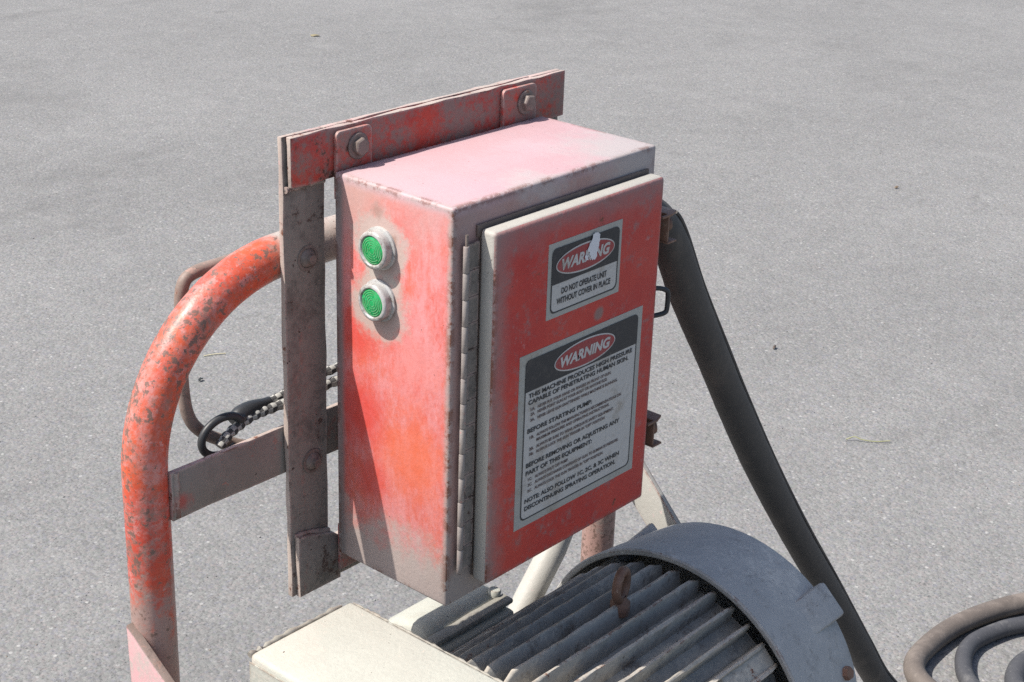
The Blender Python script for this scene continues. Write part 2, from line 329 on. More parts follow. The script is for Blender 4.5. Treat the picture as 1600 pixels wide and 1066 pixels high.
def box(bm, lo, hi, bev=0.0, seg=2, mi=0):
    lo = Vector(lo); hi = Vector(hi)
    vs = [bm.verts.new((x, y, z)) for x in (lo.x, hi.x) for y in (lo.y, hi.y) for z in (lo.z, hi.z)]
    F = [(0, 1, 3, 2), (4, 6, 7, 5), (0, 4, 5, 1), (2, 3, 7, 6), (0, 2, 6, 4), (1, 5, 7, 3)]
    fs = [bm.faces.new([vs[i] for i in f]) for f in F]
    for f in fs: f.material_index = mi
    if bev:
        es = list({e for f in fs for e in f.edges})
        bmesh.ops.bevel(bm, geom=es, offset=bev, segments=seg, affect='EDGES', profile=0.5)
    return vs
def rough_bar(bm, lo, hi, axis, nseg, bev=0.001, jit=0.0006):
    """flat bar, cut along one axis and given uneven edges"""
    tmp = bmesh.new(); box(tmp, lo, hi, 0)
    e = [e for e in tmp.edges if abs((e.verts[0].co - e.verts[1].co)[axis]) > 1e-6]
    bmesh.ops.subdivide_edges(tmp, edges=e, cuts=nseg, use_grid_fill=True)
    rows = {}
    for v in tmp.verts:
        k = (round(v.co[axis], 4), v.co[(axis + 1) % 3] > (lo[(axis + 1) % 3] + hi[(axis + 1) % 3]) / 2, v.co[(axis + 2) % 3] > (lo[(axis + 2) % 3] + hi[(axis + 2) % 3]) / 2)
        a = random.uniform(-jit, jit); b = random.uniform(-jit, jit)
        v.co[(axis + 1) % 3] += a; v.co[(axis + 2) % 3] += b
    sharp = [e for e in tmp.edges if len(e.link_faces) == 2 and e.calc_face_angle() > 0.7]
    bmesh.ops.bevel(tmp, geom=sharp, offset=bev, segments=2, affect='EDGES', profile=0.5)
    me = bpy.data.meshes.new('tmp'); tmp.to_mesh(me); tmp.free(); bm.from_mesh(me); bpy.data.meshes.remove(me)
def prism(bm, pts, axis, a, b, bev=0.0, mi=0):
    """polygon in the plane across `axis` (pts in the other two axes in order), from a to b"""
    def mk(p, t):
        q = [0, 0, 0]; others = [i for i in range(3) if i != axis]
        q[others[0]] = p[0]; q[others[1]] = p[1]; q[axis] = t; return q
    v0 = [bm.verts.new(mk(p, a)) for p in pts]; v1 = [bm.verts.new(mk(p, b)) for p in pts]
    fs = [bm.faces.new(v0), bm.faces.new(list(reversed(v1)))]
    k = len(pts)
    for i in range(k): fs.append(bm.faces.new((v0[i], v1[i], v1[(i + 1) % k], v0[(i + 1) % k])))
    for f in fs: f.material_index = mi
    if bev:
        es = list({e for f in fs[:2] for e in f.edges})
        bmesh.ops.recalc_face_normals(bm, faces=fs)
        bmesh.ops.bevel(bm, geom=es, offset=bev, segments=2, affect='EDGES', profile=0.5)
def catmull(P, sub=8):
    P = [Vector(p) for p in P]; out = []
    Q = [2 * P[0] - P[1]] + P + [2 * P[-1] - P[-2]]
    for i in range(1, len(Q) - 2):
        p0, p1, p2, p3 = Q[i - 1:i + 3]
        for k in range(sub):
            t = k / sub
            out.append(0.5 * ((2 * p1) + (p2 - p0) * t + (2 * p0 - 5 * p1 + 4 * p2 - p3) * t * t + (3 * p1 - p0 - 3 * p2 + p3) * t ** 3))
    out.append(P[-1]); return out
def sweep(bm, path, r, n=20, cap=True, closed=False, mi=0, rfun=None, check=None):
    path = [Vector(p) for p in path]; N = len(path)
    def tang(i):
        if closed: return (path[(i + 1) % N] - path[i - 1]).normalized()
        a = path[min(i + 1, N - 1)] - path[max(i - 1, 0)]; return a.normalized()
    t0 = tang(0); up = Vector((0, 0, 1)) if abs(t0.z) < 0.9 else Vector((0, 1, 0))
    u = (up - t0 * up.dot(t0)).normalized(); rings = []
    for i in range(N):
        t = tang(i); u = (u - t * u.dot(t)).normalized(); v = t.cross(u)
        rr = rfun(i / (N - 1)) if rfun else r
        rings.append([bm.verts.new(path[i] + (u * math.cos(2 * math.pi * k / n) + v * math.sin(2 * math.pi * k / n)) * rr) for k in range(n)])
    for i in range(N if closed else N - 1):
        A, B = rings[i], rings[(i + 1) % N]
        for k in range(n):
            f = bm.faces.new((A[k], A[(k + 1) % n], B[(k + 1) % n], B[k])); f.material_index = mi if check is None else check(i, k)
    if cap and not closed:
        bm.faces.new(list(reversed(rings[0]))).material_index = mi; bm.faces.new(rings[-1]).material_index = mi
    return rings
def lathe(bm, prof, n=32, M4=None, mi=0, closed=False):
    """prof: list of (radius, height) about local Z; M4 places it"""
    M4 = M4 or Matrix.Identity(4); rings = []
    for r, h in prof:
        if r < 1e-6: rings.append([bm.verts.new(M4 @ Vector((0, 0, h)))])
        else: rings.append([bm.verts.new(M4 @ Vector((r * math.cos(2 * math.pi * k / n), r * math.sin(2 * math.pi * k / n), h))) for k in range(n)])
    L = len(rings)
    for i in range(L if closed else L - 1):
        A, B = rings[i], rings[(i + 1) % L]
        for k in range(n):
            k2 = (k + 1) % n
            if len(A) == 1 and len(B) == 1: continue
            if len(A) == 1: f = bm.faces.new((A[0], B[k2], B[k]))
            elif len(B) == 1: f = bm.faces.new((A[k], A[k2], B[0]))
            else: f = bm.faces.new((A[k], A[k2], B[k2], B[k]))
            f.material_index = mi
def frame_to(loc, zdir, spin=0.0):
    q = Vector(zdir).to_track_quat('Z', 'Y'); return Matrix.Translation(Vector(loc)) @ q.to_matrix().to_4x4() @ Matrix.Rotation(spin, 4, 'Z')

# ------------------------------------------------------------------ ground
bm = bmesh.new()
S = 400
vs = [bm.verts.new((x, y, -Z0)) for x, y in ((-S, -S), (S, -S), (S, S), (-S, S))]
bm.faces.new(vs)
ground = part('ground', bm, M['asphalt'], None, smooth=0)
tag(ground, 'weathered grey asphalt yard under and behind the machine', None, None, 'structure')

# ------------------------------------------------------------------ cart frame
FR = thing('cart_frame', 'red pipe cart frame with bent handle, crossbar and flat mounting bars behind the control box', 'cart frame', (0.145, 0.1, -Z0))
TR = 0.0208; TY = 0.1885
arc = [(-0.0295 - 0.17 * math.cos(a), TY, 0.148 + 0.17 * math.sin(a)) for a in [math.radians(i * 90 / 22) for i in range(23)]]
path = [(-0.1995, TY, z) for z in (-0.69, -0.5, -0.35, -0.2, -0.1, 0.0, 0.08)] + arc
path += [(0.29 - p[0], p[1], p[2]) for p in reversed(path)]
bm = bmesh.new(); sweep(bm, path, TR, 32); handle = part('handle_tube', bm, M['tube'], FR, smooth=60)
bm = bmesh.new(); rough_bar(bm, (-0.186, 0.1685, 0.102), (0.476, 0.1745, 0.1515), 0, 14, 0.0012, 0.0006)
part('crossbar', bm, [M['cross'], M['rim']], FR, rim=True)
# weld beads where the crossbar meets the tube
def weld(name, P, r, mat, parent, lump=0.25):
    bm = bmesh.new(); pts = catmull(P, max(4, int((Vector(P[0]) - Vector(P[-1])).length / 0.004 / max(1, len(P) - 1))))
    rs = [r * random.uniform(1 - lump, 1 + lump) for _ in pts]
    sweep(bm, pts, r, 8, rfun=lambda t: rs[int(t * (len(rs) - 1))]); return part(name, bm, mat, parent, smooth=60)
weld('weld_bead', [(-0.180, 0.1695, 0.104), (-0.180, 0.1695, 0.150)], 0.0035, M['cross'], FR)
# rear and front flat bars (mounting frame)
bm = bmesh.new(); rough_bar(bm, (-0.052, 0.1612, -0.0348), (-0.0012, 0.1672, 0.4398), 2, 16, 0.0010, 0.0007)
part('upright_bar', bm, [M['greybar'], M['rim']], FR, rim=True)
bm = bmesh.new(); rough_bar(bm, (0.288, 0.1612, -0.0348), (0.3376, 0.1672, 0.4398), 2, 12, 0.0010, 0.0006)
part('upright_bar', bm, [M['greybar'], M['rim']], FR, rim=True)
bm = bmesh.new(); rough_bar(bm, (-0.0008, 0.1614, 0.3935), (0.2876, 0.1674, 0.4402), 0, 14, 0.0010, 0.0006)
part('back_strip', bm, [M['bar'], M['rim']], FR, rim=True)
bm = bmesh.new(); rough_bar(bm, (-0.0008, 0.1614, -0.0352), (0.2876, 0.1674, 0.012), 0, 12, 0.0010, 0.0006)
part('back_strip', bm, [M['greybar'], M['rim']], FR, rim=True)
bm = bmesh.new(); rough_bar(bm, (-0.0470, 0.1546, 0.392), (0.3376, 0.1604, 0.4397), 0, 18, 0.0010, 0.0007)
part('top_bar', bm, [M['bar'], M['rim']], FR, rim=True)
bm = bmesh.new()
prism(bm, [(-0.0466, -0.0348), (0.0085, -0.0345), (0.0092, -0.005), (0.0085, 0.014), (-0.0006, 0.0215), (-0.03, 0.030), (-0.047, 0.033), (-0.0476, 0.0)], 1, 0.1546, 0.1606, 0.0009)
part('bottom_bar', bm, [M['greybar'], M['rim']], FR, rim='x')
weld('weld_bead', [(-0.050, 0.1600, 0.3905), (-0.02, 0.1603, 0.3910), (-0.003, 0.1603, 0.3905)], 0.0028, M['greybar'], FR)
weld('weld_bead', [(-0.047, 0.1604, 0.033), (-0.03, 0.1603, 0.031), (-0.003, 0.1603, 0.0225)], 0.0028, M['greybar'], FR)
def dome_bolt(loc):
    bm = bmesh.new()
    lathe(bm, [(0, 0.0055), (0.004, 0.0052), (0.0072, 0.0038), (0.0092, 0.0012), (0.0098, 0)], 20, frame_to((0, 0, 0), (0, -1, 0)))
    lathe(bm, [(0.0125, 0), (0.0125, 0.0012), (0.0096, 0.0014)], 24, frame_to((0, 0, 0), (0, -1, 0)))
    lathe(bm, [(0.0045, 0.005), (0.0045, 0.0085), (0, 0.0088)], 10, frame_to((0, 0, 0), (0, -1, 0)))
    return part('bolt', bm, M['bolt'], FR, at=loc)
b0 = dome_bolt((-0.024, 0.1611, 0.3193))
clone(b0, FR, (-0.022, 0.1611, 0.1076), (0, 0.4, 0))
clone(b0, FR, (0.313, 0.1611, 0.3193), (0, 0.9, 0)); clone(b0, FR, (0.313, 0.1611, 0.1076), (0, 1.3, 0))
# side braces
def brace(x0, x1, top, slope, width, ln, mat):
    d = Vector((-1, -slope)).normalized(); nrm = Vector((d.y, -d.x))
    if nrm.y > 0: nrm = -nrm
    nrm = Vector((abs(nrm.x), -abs(nrm.y)))
    a = Vector(top); b = a + d * ln
    pts = [a, b, b + nrm * width, a + nrm * width]
    bm = bmesh.new(); prism(bm, [(p.x, p.y) for p in pts], 0, x0, x1, 0.0008); return part('side_brace', bm, mat, FR)
bm = bmesh.new(); prism(bm, [(0.1935, -0.001), (0.005, -0.1265), (0.005, -0.172), (0.189, -0.172)], 0, -0.2275, -0.2185, 0.0008)
bmesh.ops.recalc_face_normals(bm, faces=bm.faces); bm.normal_update()
for f in bm.faces: f.material_index = 0 if abs(f.normal.x) > 0.6 else 1  # edge faces take a dark brown that has their shade painted in
part('side_brace', bm, [M['brace'], M['rod']], FR)
brace(0.4870, 0.4950, (0.172, -0.024), 1.03, 0.046, 0.60, [M['overspray']])
# lower frame (below the picture)
bm = bmesh.new(); box(bm, (-0.24, -0.36, -0.472), (0.53, 0.165, -0.4605), 0.002); part('deck_plate', bm, M['greybar'], FR)
for x in (-0.1995, 0.4895):
    bm = bmesh.new(); sweep(bm, [(x, -0.30, -0.473), (x, -0.30, -0.69)], 0.02, 16); part('front_leg', bm, M['tube'], FR)
# hook rod behind the tube
bm = bmesh.new()
hp = catmull([(0.03, 0.210, 0.316), (-0.02, 0.218, 0.3140), (-0.072, 0.223, 0.3105), (-0.106, 0.225, 0.3085), (-0.1195, 0.225, 0.2985), (-0.1235, 0.225, 0.268), (-0.1262, 0.224, 0.23), (-0.1255, 0.223, 0.188), (-0.121, 0.221, 0.165), (-0.110, 0.218, 0.1495), (-0.094, 0.212, 0.138), (-0.075, 0.204, 0.128), (-0.05, 0.193, 0.120), (-0.03, 0.18, 0.115)], 7)
sweep(bm, hp, 0.0062, 16); part('hook_rod', bm, M['rod'], FR, smooth=60)
# slanted pipe between the right leg and the deck
bm = bmesh.new(); sweep(bm, [(0.486, 0.186, -0.012), (0.41, 0.168, -0.098), (0.3621, 0.16, -0.151), (0.3152, 0.16, -0.2036), (0.235, 0.158, -0.295), (0.088, 0.157, -0.46)], 0.0165, 22)
part('slanted_pipe', bm, M['overspray'], FR, smooth=60)

# ------------------------------------------------------------------ electrical enclosure
EN = thing('electrical_enclosure', 'faded red steel control box with two green buttons and warning labels on its door', 'control box', (0.1475, 0.075, 0.0))
WX, DY, H = 0.295, 0.1496, 0.400
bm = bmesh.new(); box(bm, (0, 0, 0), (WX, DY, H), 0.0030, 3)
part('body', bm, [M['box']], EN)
DX0, DX1, DZ0, DZ1, DYF, DYB = 0.0307, 0.281, 0.0197, 0.376, -0.0231, -0.0037
bm = bmesh.new(); box(bm, (DX0, DYF, DZ0), (DX1, DYB, DZ1), 0.0045, 3)
bm.normal_update(); bmesh.ops.recalc_face_normals(bm, faces=bm.faces)
for f in bm.faces: f.material_index = 0 if f.normal.y < -0.60 else 1
door = part('door', bm, [M['door'], M['overspray']], EN)
bm = bmesh.new()
g = 0.0022
prism(bm, [(DX0 - 0.0012, DZ1 - 0.008), (DX0 - 0.0012, DZ1 + 0.0032), (DX1 - 0.001, DZ1 + 0.0032), (DX1 - 0.001, DZ1 - 0.008)], 1, DYB + 0.0002, -0.0006, 0.0006)
part('gasket', bm, M['gasket'], door)
bm = bmesh.new(); box(bm, (DX0 + 0.003, DYB + 0.0002, DZ0 + 0.003), (DX1 - 0.003, -0.0002, DZ1 - 0.0085)); part('gasket', bm, M['gasket'], door)
# mounting ears
def ear(x0, x1, z0, z1, r):
    bm = bmesh.new(); pts = [(x0, z0), (x1, z0)]
    for cx, cz, a0 in ((x1 - r, z1 - r, 0), (x0 + r, z1 - r, 90)):
        for k in range(5): pts.append((cx + r * math.cos(math.radians(a0 + k * 22.5)), cz + r * math.sin(math.radians(a0 + k * 22.5))))
    prism(bm, pts, 1, 0.1500, 0.1543, 0.0006); return part('mounting_ear', bm, M['bar'], EN)
for x0, x1 in ((0.0044, 0.0495), (0.2345, 0.2865)): ear(x0, x1, 0.372, 0.436, 0.005)
for x0, x1 in ((0.0044, 0.0495), (0.2345, 0.2865)): ear(x0, x1, -0.022, 0.03, 0.001)
def hexbolt(loc, spin):
    fm = frame_to((0, 0, 0), (0, -1, 0), spin)
    bm = bmesh.new()
    lathe(bm, [(0.005, 0.0), (0.0125, 0.0), (0.0128, 0.0014), (0.0120, 0.0022), (0.006, 0.0024)], 26, fm)
    lathe(bm, [(0.0086, 0.0024), (0.0088, 0.0068), (0.0076, 0.0080), (0, 0.0082)], 6, fm)
    return part('bolt', bm, M['bolt'], EN, at=loc, smooth=25)
hb = hexbolt((0.0308, 0.1499, 0.4186), 0.35)
clone(hb, EN, (0.2688, 0.1499, 0.4185), (0, 0.5, 0))
# piano hinge
HX, HY = 0.0118, -0.0060
bm = bmesh.new(); sweep(bm, [(HX, HY, 0.0345), (HX, HY, 0.3755)], 0.0015, 10)
hinge = part('hinge', bm, M['bolt'], EN)
kl = 0.0253; z = 0.0362
bmk = bmesh.new(); lathe(bmk, [(0.0018, 0.0002), (0.0027, 0.0002), (0.0030, 0.0006), (0.0030, kl - 0.0006), (0.0027, kl - 0.0002), (0.0018, kl - 0.0002)], 18)
kn = part('hinge_knuckle', bmk, M['hinge'], hinge, at=(HX, HY, z))
bml = bmesh.new(); box(bml, (0.0005, 0.0012, 0.0002), (0.0188, 0.0028, kl - 0.0002), 0.0003, 1)
lfA = part('hinge_leaf', bml, M['greybar'], hinge, at=(HX, HY, z))
bml = bmesh.new(); box(bml, (0.0058, 0.0012, 0.0002), (0.0188, 0.0028, kl - 0.0002), 0.0003, 1)
lfB = part('hinge_leaf', bml, M['greybar'], hinge, at=(HX, HY, z + kl))
for i in range(1, 13):
    clone(kn, hinge, (HX + random.uniform(-.0003, .0003), HY, z + kl * i), (0, 0, random.uniform(0, 6)))
    if i >= 2: clone(lfA if i % 2 == 0 else lfB, hinge, (HX, HY, z + kl * i))
# latch clamps on the right side
def clamp_latch(zc):
    bm = bmesh.new()
    prism(bm, [(0.2954, 0.004), (0.2954, -0.019), (0.2835, -0.019), (0.2835, -0.0215), (0.3005, -0.0215), (0.3125, -0.017), (0.3125, 0.004)], 2, zc + 0.012, zc + 0.0145, 0.0004)
    box(bm, (0.2955, -0.020, zc - 0.015), (0.298, 0.004, zc + 0.0118), 0.0005)
    box(bm, (0.2955, -0.021, zc - 0.0175), (0.311, -0.006, zc - 0.0152), 0.0005)
    p = part('latch_clamp', bm, M['rust'], EN)
    bm = bmesh.new(); fm = frame_to((0.3045, -0.010, zc), (0.75, -0.6, 0.05))
    lathe(bm, [(0, -0.008), (0.0035, -0.008), (0.0035, 0), (0.0072, 0.0005), (0.0072, 0.0045), (0.006, 0.006), (0, 0.006)], 10, fm)
    part('screw', bm, M['rust'], p)
clamp_latch(0.318); clamp_latch(0.090)
bm = bmesh.new()
sweep(bm, catmull([(0.280, -0.013, 0.2560), (0.294, -0.018, 0.2530), (0.3005, -0.021, 0.2495), (0.3020, -0.0215, 0.244), (0.3020, -0.0215, 0.232), (0.3005, -0.021, 0.2265), (0.294, -0.018, 0.2245), (0.280, -0.013, 0.2245)], 5), 0.0026, 10)
part('hasp_loop', bm, M['black'], EN)
# push buttons on the left face
def button(y, zc, first=None):
    if first is None:
        fm = frame_to((0, 0, 0), (-1, 0, 0))
        bm = bmesh.new()
        lathe(bm, [(0.0190, -0.0005), (0.0190, 0.0018), (0.0178, 0.0026), (0.0180, 0.0080), (0.0183, 0.0098), (0.0178, 0.0112), (0.0162, 0.0122), (0.0146, 0.0122), (0.0136, 0.0112), (0.0134, 0.0095), (0.008, 0.0095)], 40, fm)
        lathe(bm, [(0.0203, -0.0005), (0.0203, 0.0022), (0.0192, 0.0030), (0.015, 0.0030)], 40, fm @ Matrix.Rotation(0.3, 4, 'Z'))
        r = part('push_button', bm, M['ring'], EN, at=(0, y, zc))
        bm = bmesh.new(); lathe(bm, [(0.0134, 0.009), (0.0134, 0.0106), (0.0126, 0.0112), (0, 0.0114)], 36, fm)
        l = part('lens', bm, M['lens'], r, at=(0, y, zc))
        bm = bmesh.new()
        for rr in (0.0030, 0.0052, 0.0074, 0.0096, 0.0116):
            a0 = random.uniform(0, 6); seg = 26
            for k in range(seg):
                if random.random() < 0.12: continue
                a, b = a0 + 2 * math.pi * k / seg, a0 + 2 * math.pi * (k + 1) / seg
                wv = random.uniform(0.0005, 0.0008)
                q = [(rr, a), (rr, b), (rr + wv, b), (rr + wv, a)]
                bm.faces.new([bm.verts.new(fm @ Vector((p * math.cos(t), p * math.sin(t), 0.01145 + 0.0002))) for p, t in q])
        gsub = part('lens_groove', bm, M['lens_groove'], r, at=(0, y, zc), smooth=0)
        return r, l, gsub
    r, l, gsub = first
    r2 = clone(r, EN, (0, y, zc), (0.9, 0, 0)); clone(l, r2, (0, y, zc)); clone(gsub, r2, (0, y, zc)); return r2
bt = button(0.0882, 0.3419)
button(0.0886, 0.2911, bt)

# warning labels
YL = DYF
def flat(pts, layer, bm=None):
    bm = bm or bmesh.new()
    bm.faces.new([bm.verts.new((x, YL - 0.0004 - 0.00022 * layer, zz)) for x, zz in pts]); return bm
def rrect(x0, z0, x1, z1, r, corners=(1, 1, 1, 1)):
    P = []
    for (cx, cz, a0, on) in ((x1 - r, z1 - r, 0, corners[0]), (x0 + r, z1 - r, 90, corners[1]), (x0 + r, z0 + r, 180, corners[2]), (x1 - r, z0 + r, 270, corners[3])):
        if on:
            for k in range(7): a = math.radians(a0 + 15 * k); P.append((cx + r * math.cos(a), cz + r * math.sin(a)))
        else:
            a = math.radians(a0 + 45); P.append((cx + r * (1 if math.cos(a) > 0 else -1), cz + r * (1 if math.sin(a) > 0 else -1)))
    return P
def outline(P, wd, layer):
    bm = bmesh.new(); N = len(P); cx = sum(p[0] for p in P) / N; cz = sum(p[1] for p in P) / N
    x0 = min(p[0] for p in P); x1 = max(p[0] for p in P); z0 = min(p[1] for p in P); z1 = max(p[1] for p in P)
    mx, mz = (x0 + x1) / 2, (z0 + z1) / 2; sx = 1 - 2 * wd / (x1 - x0); sz = 1 - 2 * wd / (z1 - z0)
    A = [bm.verts.new((x, YL - 0.0004 - 0.00022 * layer, zz)) for x, zz in P]
    B = [bm.verts.new((mx + (x - mx) * sx, YL - 0.0004 - 0.00022 * layer, mz + (zz - mz) * sz)) for x, zz in P]
    for i in range(N): bm.faces.new((A[i], A[(i + 1) % N], B[(i + 1) % N], B[i]))
    return bm
def ellipse(cx, cz, a, b, n=48): return [(cx + a * math.cos(2 * math.pi * k / n), cz + b * math.sin(2 * math.pi * k / n)) for k in range(n)]
dg = None
def text_into(bm, body, x, zb, height, width=None, layer=3, bold=0.0, shear=0.0, align='L'):
    cu = bpy.data.curves.new('lettering', 'FONT'); cu.body = body; cu.size = 1.0; cu.offset = bold; cu.shear = shear; cu.resolution_u = 3
    o = bpy.data.objects.new('lettering', cu); COL.objects.link(o)
    dgr = bpy.context.evaluated_depsgraph_get()
    me = bpy.data.meshes.new_from_object(o.evaluated_get(dgr))
    xs = [v.co.x for v in me.vertices]; x0, x1 = min(xs), max(xs)
    cap = 0.70                                # cap height of the built-in face
    sz = height / cap; sx = (width / (x1 - x0)) if width else sz * 0.8
    ox = x if align == 'L' else x - (x1 - x0) * sx / 2
    t = bmesh.new(); t.from_mesh(me)
    for v in t.verts: v.co = Vector((ox + (v.co.x - x0) * sx, YL - 0.0004 - 0.00022 * layer, zb + v.co.y * sz))
    m2 = bpy.data.meshes.new('t'); t.to_mesh(m2); t.free(); bm.from_mesh(m2)
    bpy.data.meshes.remove(m2); bpy.data.objects.remove(o); bpy.data.curves.remove(cu); bpy.data.meshes.remove(me)

def label_base(x0, z0, x1, z1, txt):
    bm = bmesh.new(); P = [(x0, z0), (x1, z0), (x1, z1), (x0, z1)]
    prism(bm, P, 1, YL - 0.0004, YL + 0.0002); return tag(part('warning_label', bm, M['lab_rim'], EN, smooth=0), txt)
# small label
X0, X1, ZB, ZT = 0.1042, 0.2140, 0.2728, 0.3475
lab = label_base(X0, ZB, X1, ZT, 'small warning label with a torn white patch over its oval'); w_, h_ = X1 - X0, ZT - ZB
ix0, ix1, iz0, iz1 = X0 + 0.045 * w_, X1 - 0.04 * w_, ZB + 0.065 * h_, ZT - 0.075 * h_
part('label_panel', flat(rrect(ix0, iz0, ix1, iz1, 0.006), 1), M['lab_white'], lab, smooth=0)
part('label_border', outline(rrect(ix0, iz0, ix1, iz1, 0.006), 0.0014, 2), M['lab_black'], lab, smooth=0)
part('label_band', flat(rrect(ix0, ZT - 0.55 * h_, ix1, iz1, 0.006, (1, 1, 0, 0)), 3), M['lab_black'], lab, smooth=0)
ocx, ocz = (X0 + X1) / 2 - 0.0005, ZT - 0.315 * h_
part('label_oval', flat(ellipse(ocx, ocz, 0.40 * w_, 0.187 * h_), 4), M['lab_letter'], lab, smooth=0)
part('label_oval', flat(ellipse(ocx, ocz, 0.388 * w_, 0.165 * h_), 5), M['lab_red'], lab, smooth=0)
bm = bmesh.new(); text_into(bm, 'WARNING', ocx, ocz - 0.068 * h_, 0.14 * h_, 0.66 * w_, 6, 0.045, 0.22, 'C')
part('lettering', bm, M['lab_letter'], lab, smooth=0)
bm = bmesh.new(); text_into(bm, 'DO NOT OPERATE UNIT', ocx, ZT - 0.705 * h_, 0.078 * h_, 0.62 * w_, 3, 0.026, 0, 'C')
text_into(bm, 'WITHOUT COVER IN PLACE', ocx, ZT - 0.83 * h_, 0.078 * h_, 0.74 * w_, 3, 0.026, 0, 'C')
part('lettering', bm, M['lab_black'], lab, smooth=0)
torn = [(0.1738, 0.3442), (0.1722, 0.3436), (0.1708, 0.3449), (0.1690, 0.3438), (0.1668, 0.3434), (0.1664, 0.3402), (0.1652, 0.3378), (0.1622, 0.3352), (0.1616, 0.3330), (0.1594, 0.3300), (0.1602, 0.3278), (0.1628, 0.3268), (0.1622, 0.3244), (0.1646, 0.3226), (0.1640, 0.3204), (0.1664, 0.3196), (0.1672, 0.3174), (0.1696, 0.3182), (0.1712, 0.3168), (0.1736, 0.3192), (0.1746, 0.3208), (0.1738, 0.3236), (0.1752, 0.3256), (0.1752, 0.3278), (0.1768, 0.3300), (0.1766, 0.3330), (0.1778, 0.3352), (0.1772, 0.3384), (0.1776, 0.3412), (0.1758, 0.3424)]
part('torn_patch', flat(torn, 8), M['torn'], lab, smooth=0)
torn = [(0.1555, 0.3235), (0.1572, 0.3262), (0.1590, 0.3240), (0.1612, 0.3248), (0.1606, 0.3215), (0.1620, 0.3190), (0.1592, 0.3198), (0.1570, 0.3185), (0.1576, 0.3212)]
part('torn_patch', flat(torn, 8), M['torn'], lab, smooth=0)
torn = [(0.178, 0.3005), (0.186, 0.3030), (0.1835, 0.2975), (0.1815, 0.2925), (0.183, 0.284), (0.1795, 0.2802), (0.1735, 0.2795), (0.1765, 0.2850), (0.1770, 0.2920)]
part('scuff_patch', flat(torn, 1.6), M['lab_letter'], lab, smooth=0)
# large label
X0, X1, ZB, ZT = 0.0688, 0.2565, 0.0640, 0.2466
lab = label_base(X0, ZB, X1, ZT, 'large warning label filled with lines of text'); w_, h_ = X1 - X0, ZT - ZB
ix0, ix1, iz0, iz1 = X0 + 0.045 * w_, X1 - 0.038 * w_, ZB + 0.04 * h_, ZT - 0.035 * h_
part('label_panel', flat(rrect(ix0, iz0, ix1, iz1, 0.006), 1), M['lab_white'], lab, smooth=0)
part('label_border', outline(rrect(ix0, iz0, ix1, iz1, 0.006), 0.0013, 2), M['lab_black'], lab, smooth=0)
part('label_band', flat(rrect(ix0, ZT - 0.212 * h_, ix1, iz1, 0.006, (1, 1, 0, 0)), 3), M['lab_black'], lab, smooth=0)
ocx, ocz = X0 + 0.515 * w_, ZT - 0.125 * h_
part('label_oval', flat(ellipse(ocx, ocz, 0.25 * w_, 0.078 * h_), 4), M['lab_letter'], lab, smooth=0)
part('label_oval', flat(ellipse(ocx, ocz, 0.242 * w_, 0.069 * h_), 5), M['lab_red'], lab, smooth=0)
bm = bmesh.new(); text_into(bm, 'WARNING', ocx, ocz - 0.027 * h_, 0.055 * h_, 0.41 * w_, 6, 0.045, 0.2, 'C')
part('lettering', bm, M['lab_letter'], lab, smooth=0)
bl = bmesh.new(); fn = bmesh.new(); tx = X0 + 0.075 * w_
for body, v, wd in (('THIS MACHINE PRODUCES HIGH PRESSURE', .252, .85), ('CAPABLE OF PENETRATING HUMAN SKIN.', .289, .82), ('BEFORE STARTING PUMP:', .452, .52),
                    ('BEFORE REMOVING OR ADJUSTING ANY', .652, .775), ('PART OF THIS EQUIPMENT:', .698, .54), ('NOTE: ALSO FOLLOW 1C, 2C, & 3C WHEN', .862, .79), ('DISCONTINUING SPRAYING OPERATION.', .906, .76)):
    text_into(bl, body, tx, ZT - v * h_, 0.0245 * h_, wd * w_, 3, 0.030)
for num, body, v, wd in (('1A.', 'NEVER PUT YOUR HAND OR FINGERS IN FRONT OF GUN.', .328, .60), ('2A.', 'NEVER POINT GUN AT YOUR BODY OR ANYONE ELSE.', .357, .57), ('3A.', 'NEVER LEAVE GUN UNATTENDED WHILE MACHINE IS RUNNING.', .390, .66),
                    ('1B.', "ALWAYS FOLLOW THE MANUFACTURER'S RECOMMENDATIONS ON", .490, .70), ('', 'MAXIMUM PRESSURES AND OPERATING INSTRUCTIONS.', .519, .60), ('2B.', 'ALWAYS BE SURE TO WEAR ADEQUATE SAFETY EQUIPMENT.', .557, .64), ('3B.', 'ALWAYS LOCK THE GUN TRIGGER IN "OFF" POSITION.', .588, .57),
                    ('1C.', 'ALWAYS SHUT OFF PUMP.', .735, .27), ('2C.', 'ALWAYS DISCHARGE CONTENTS OF GUN TO ELIMINATE PRESSURE.', .768, .70), ('3C.', 'ALWAYS LOCK THE GUN TRIGGER IN "OFF" POSITION.', .803, .57)):
    if num: text_into(fn, num, tx + 0.02 * w_, ZT - v * h_, 0.0165 * h_, 0.035 * w_, 3, 0.03)
    text_into(fn, body, tx + 0.075 * w_, ZT - v * h_, 0.0165 * h_, wd * w_, 3, 0.03)
part('lettering', bl, M['lab_black'], lab, smooth=0)
part('fine_print', fn, M['lab_fine'], lab, smooth=0)

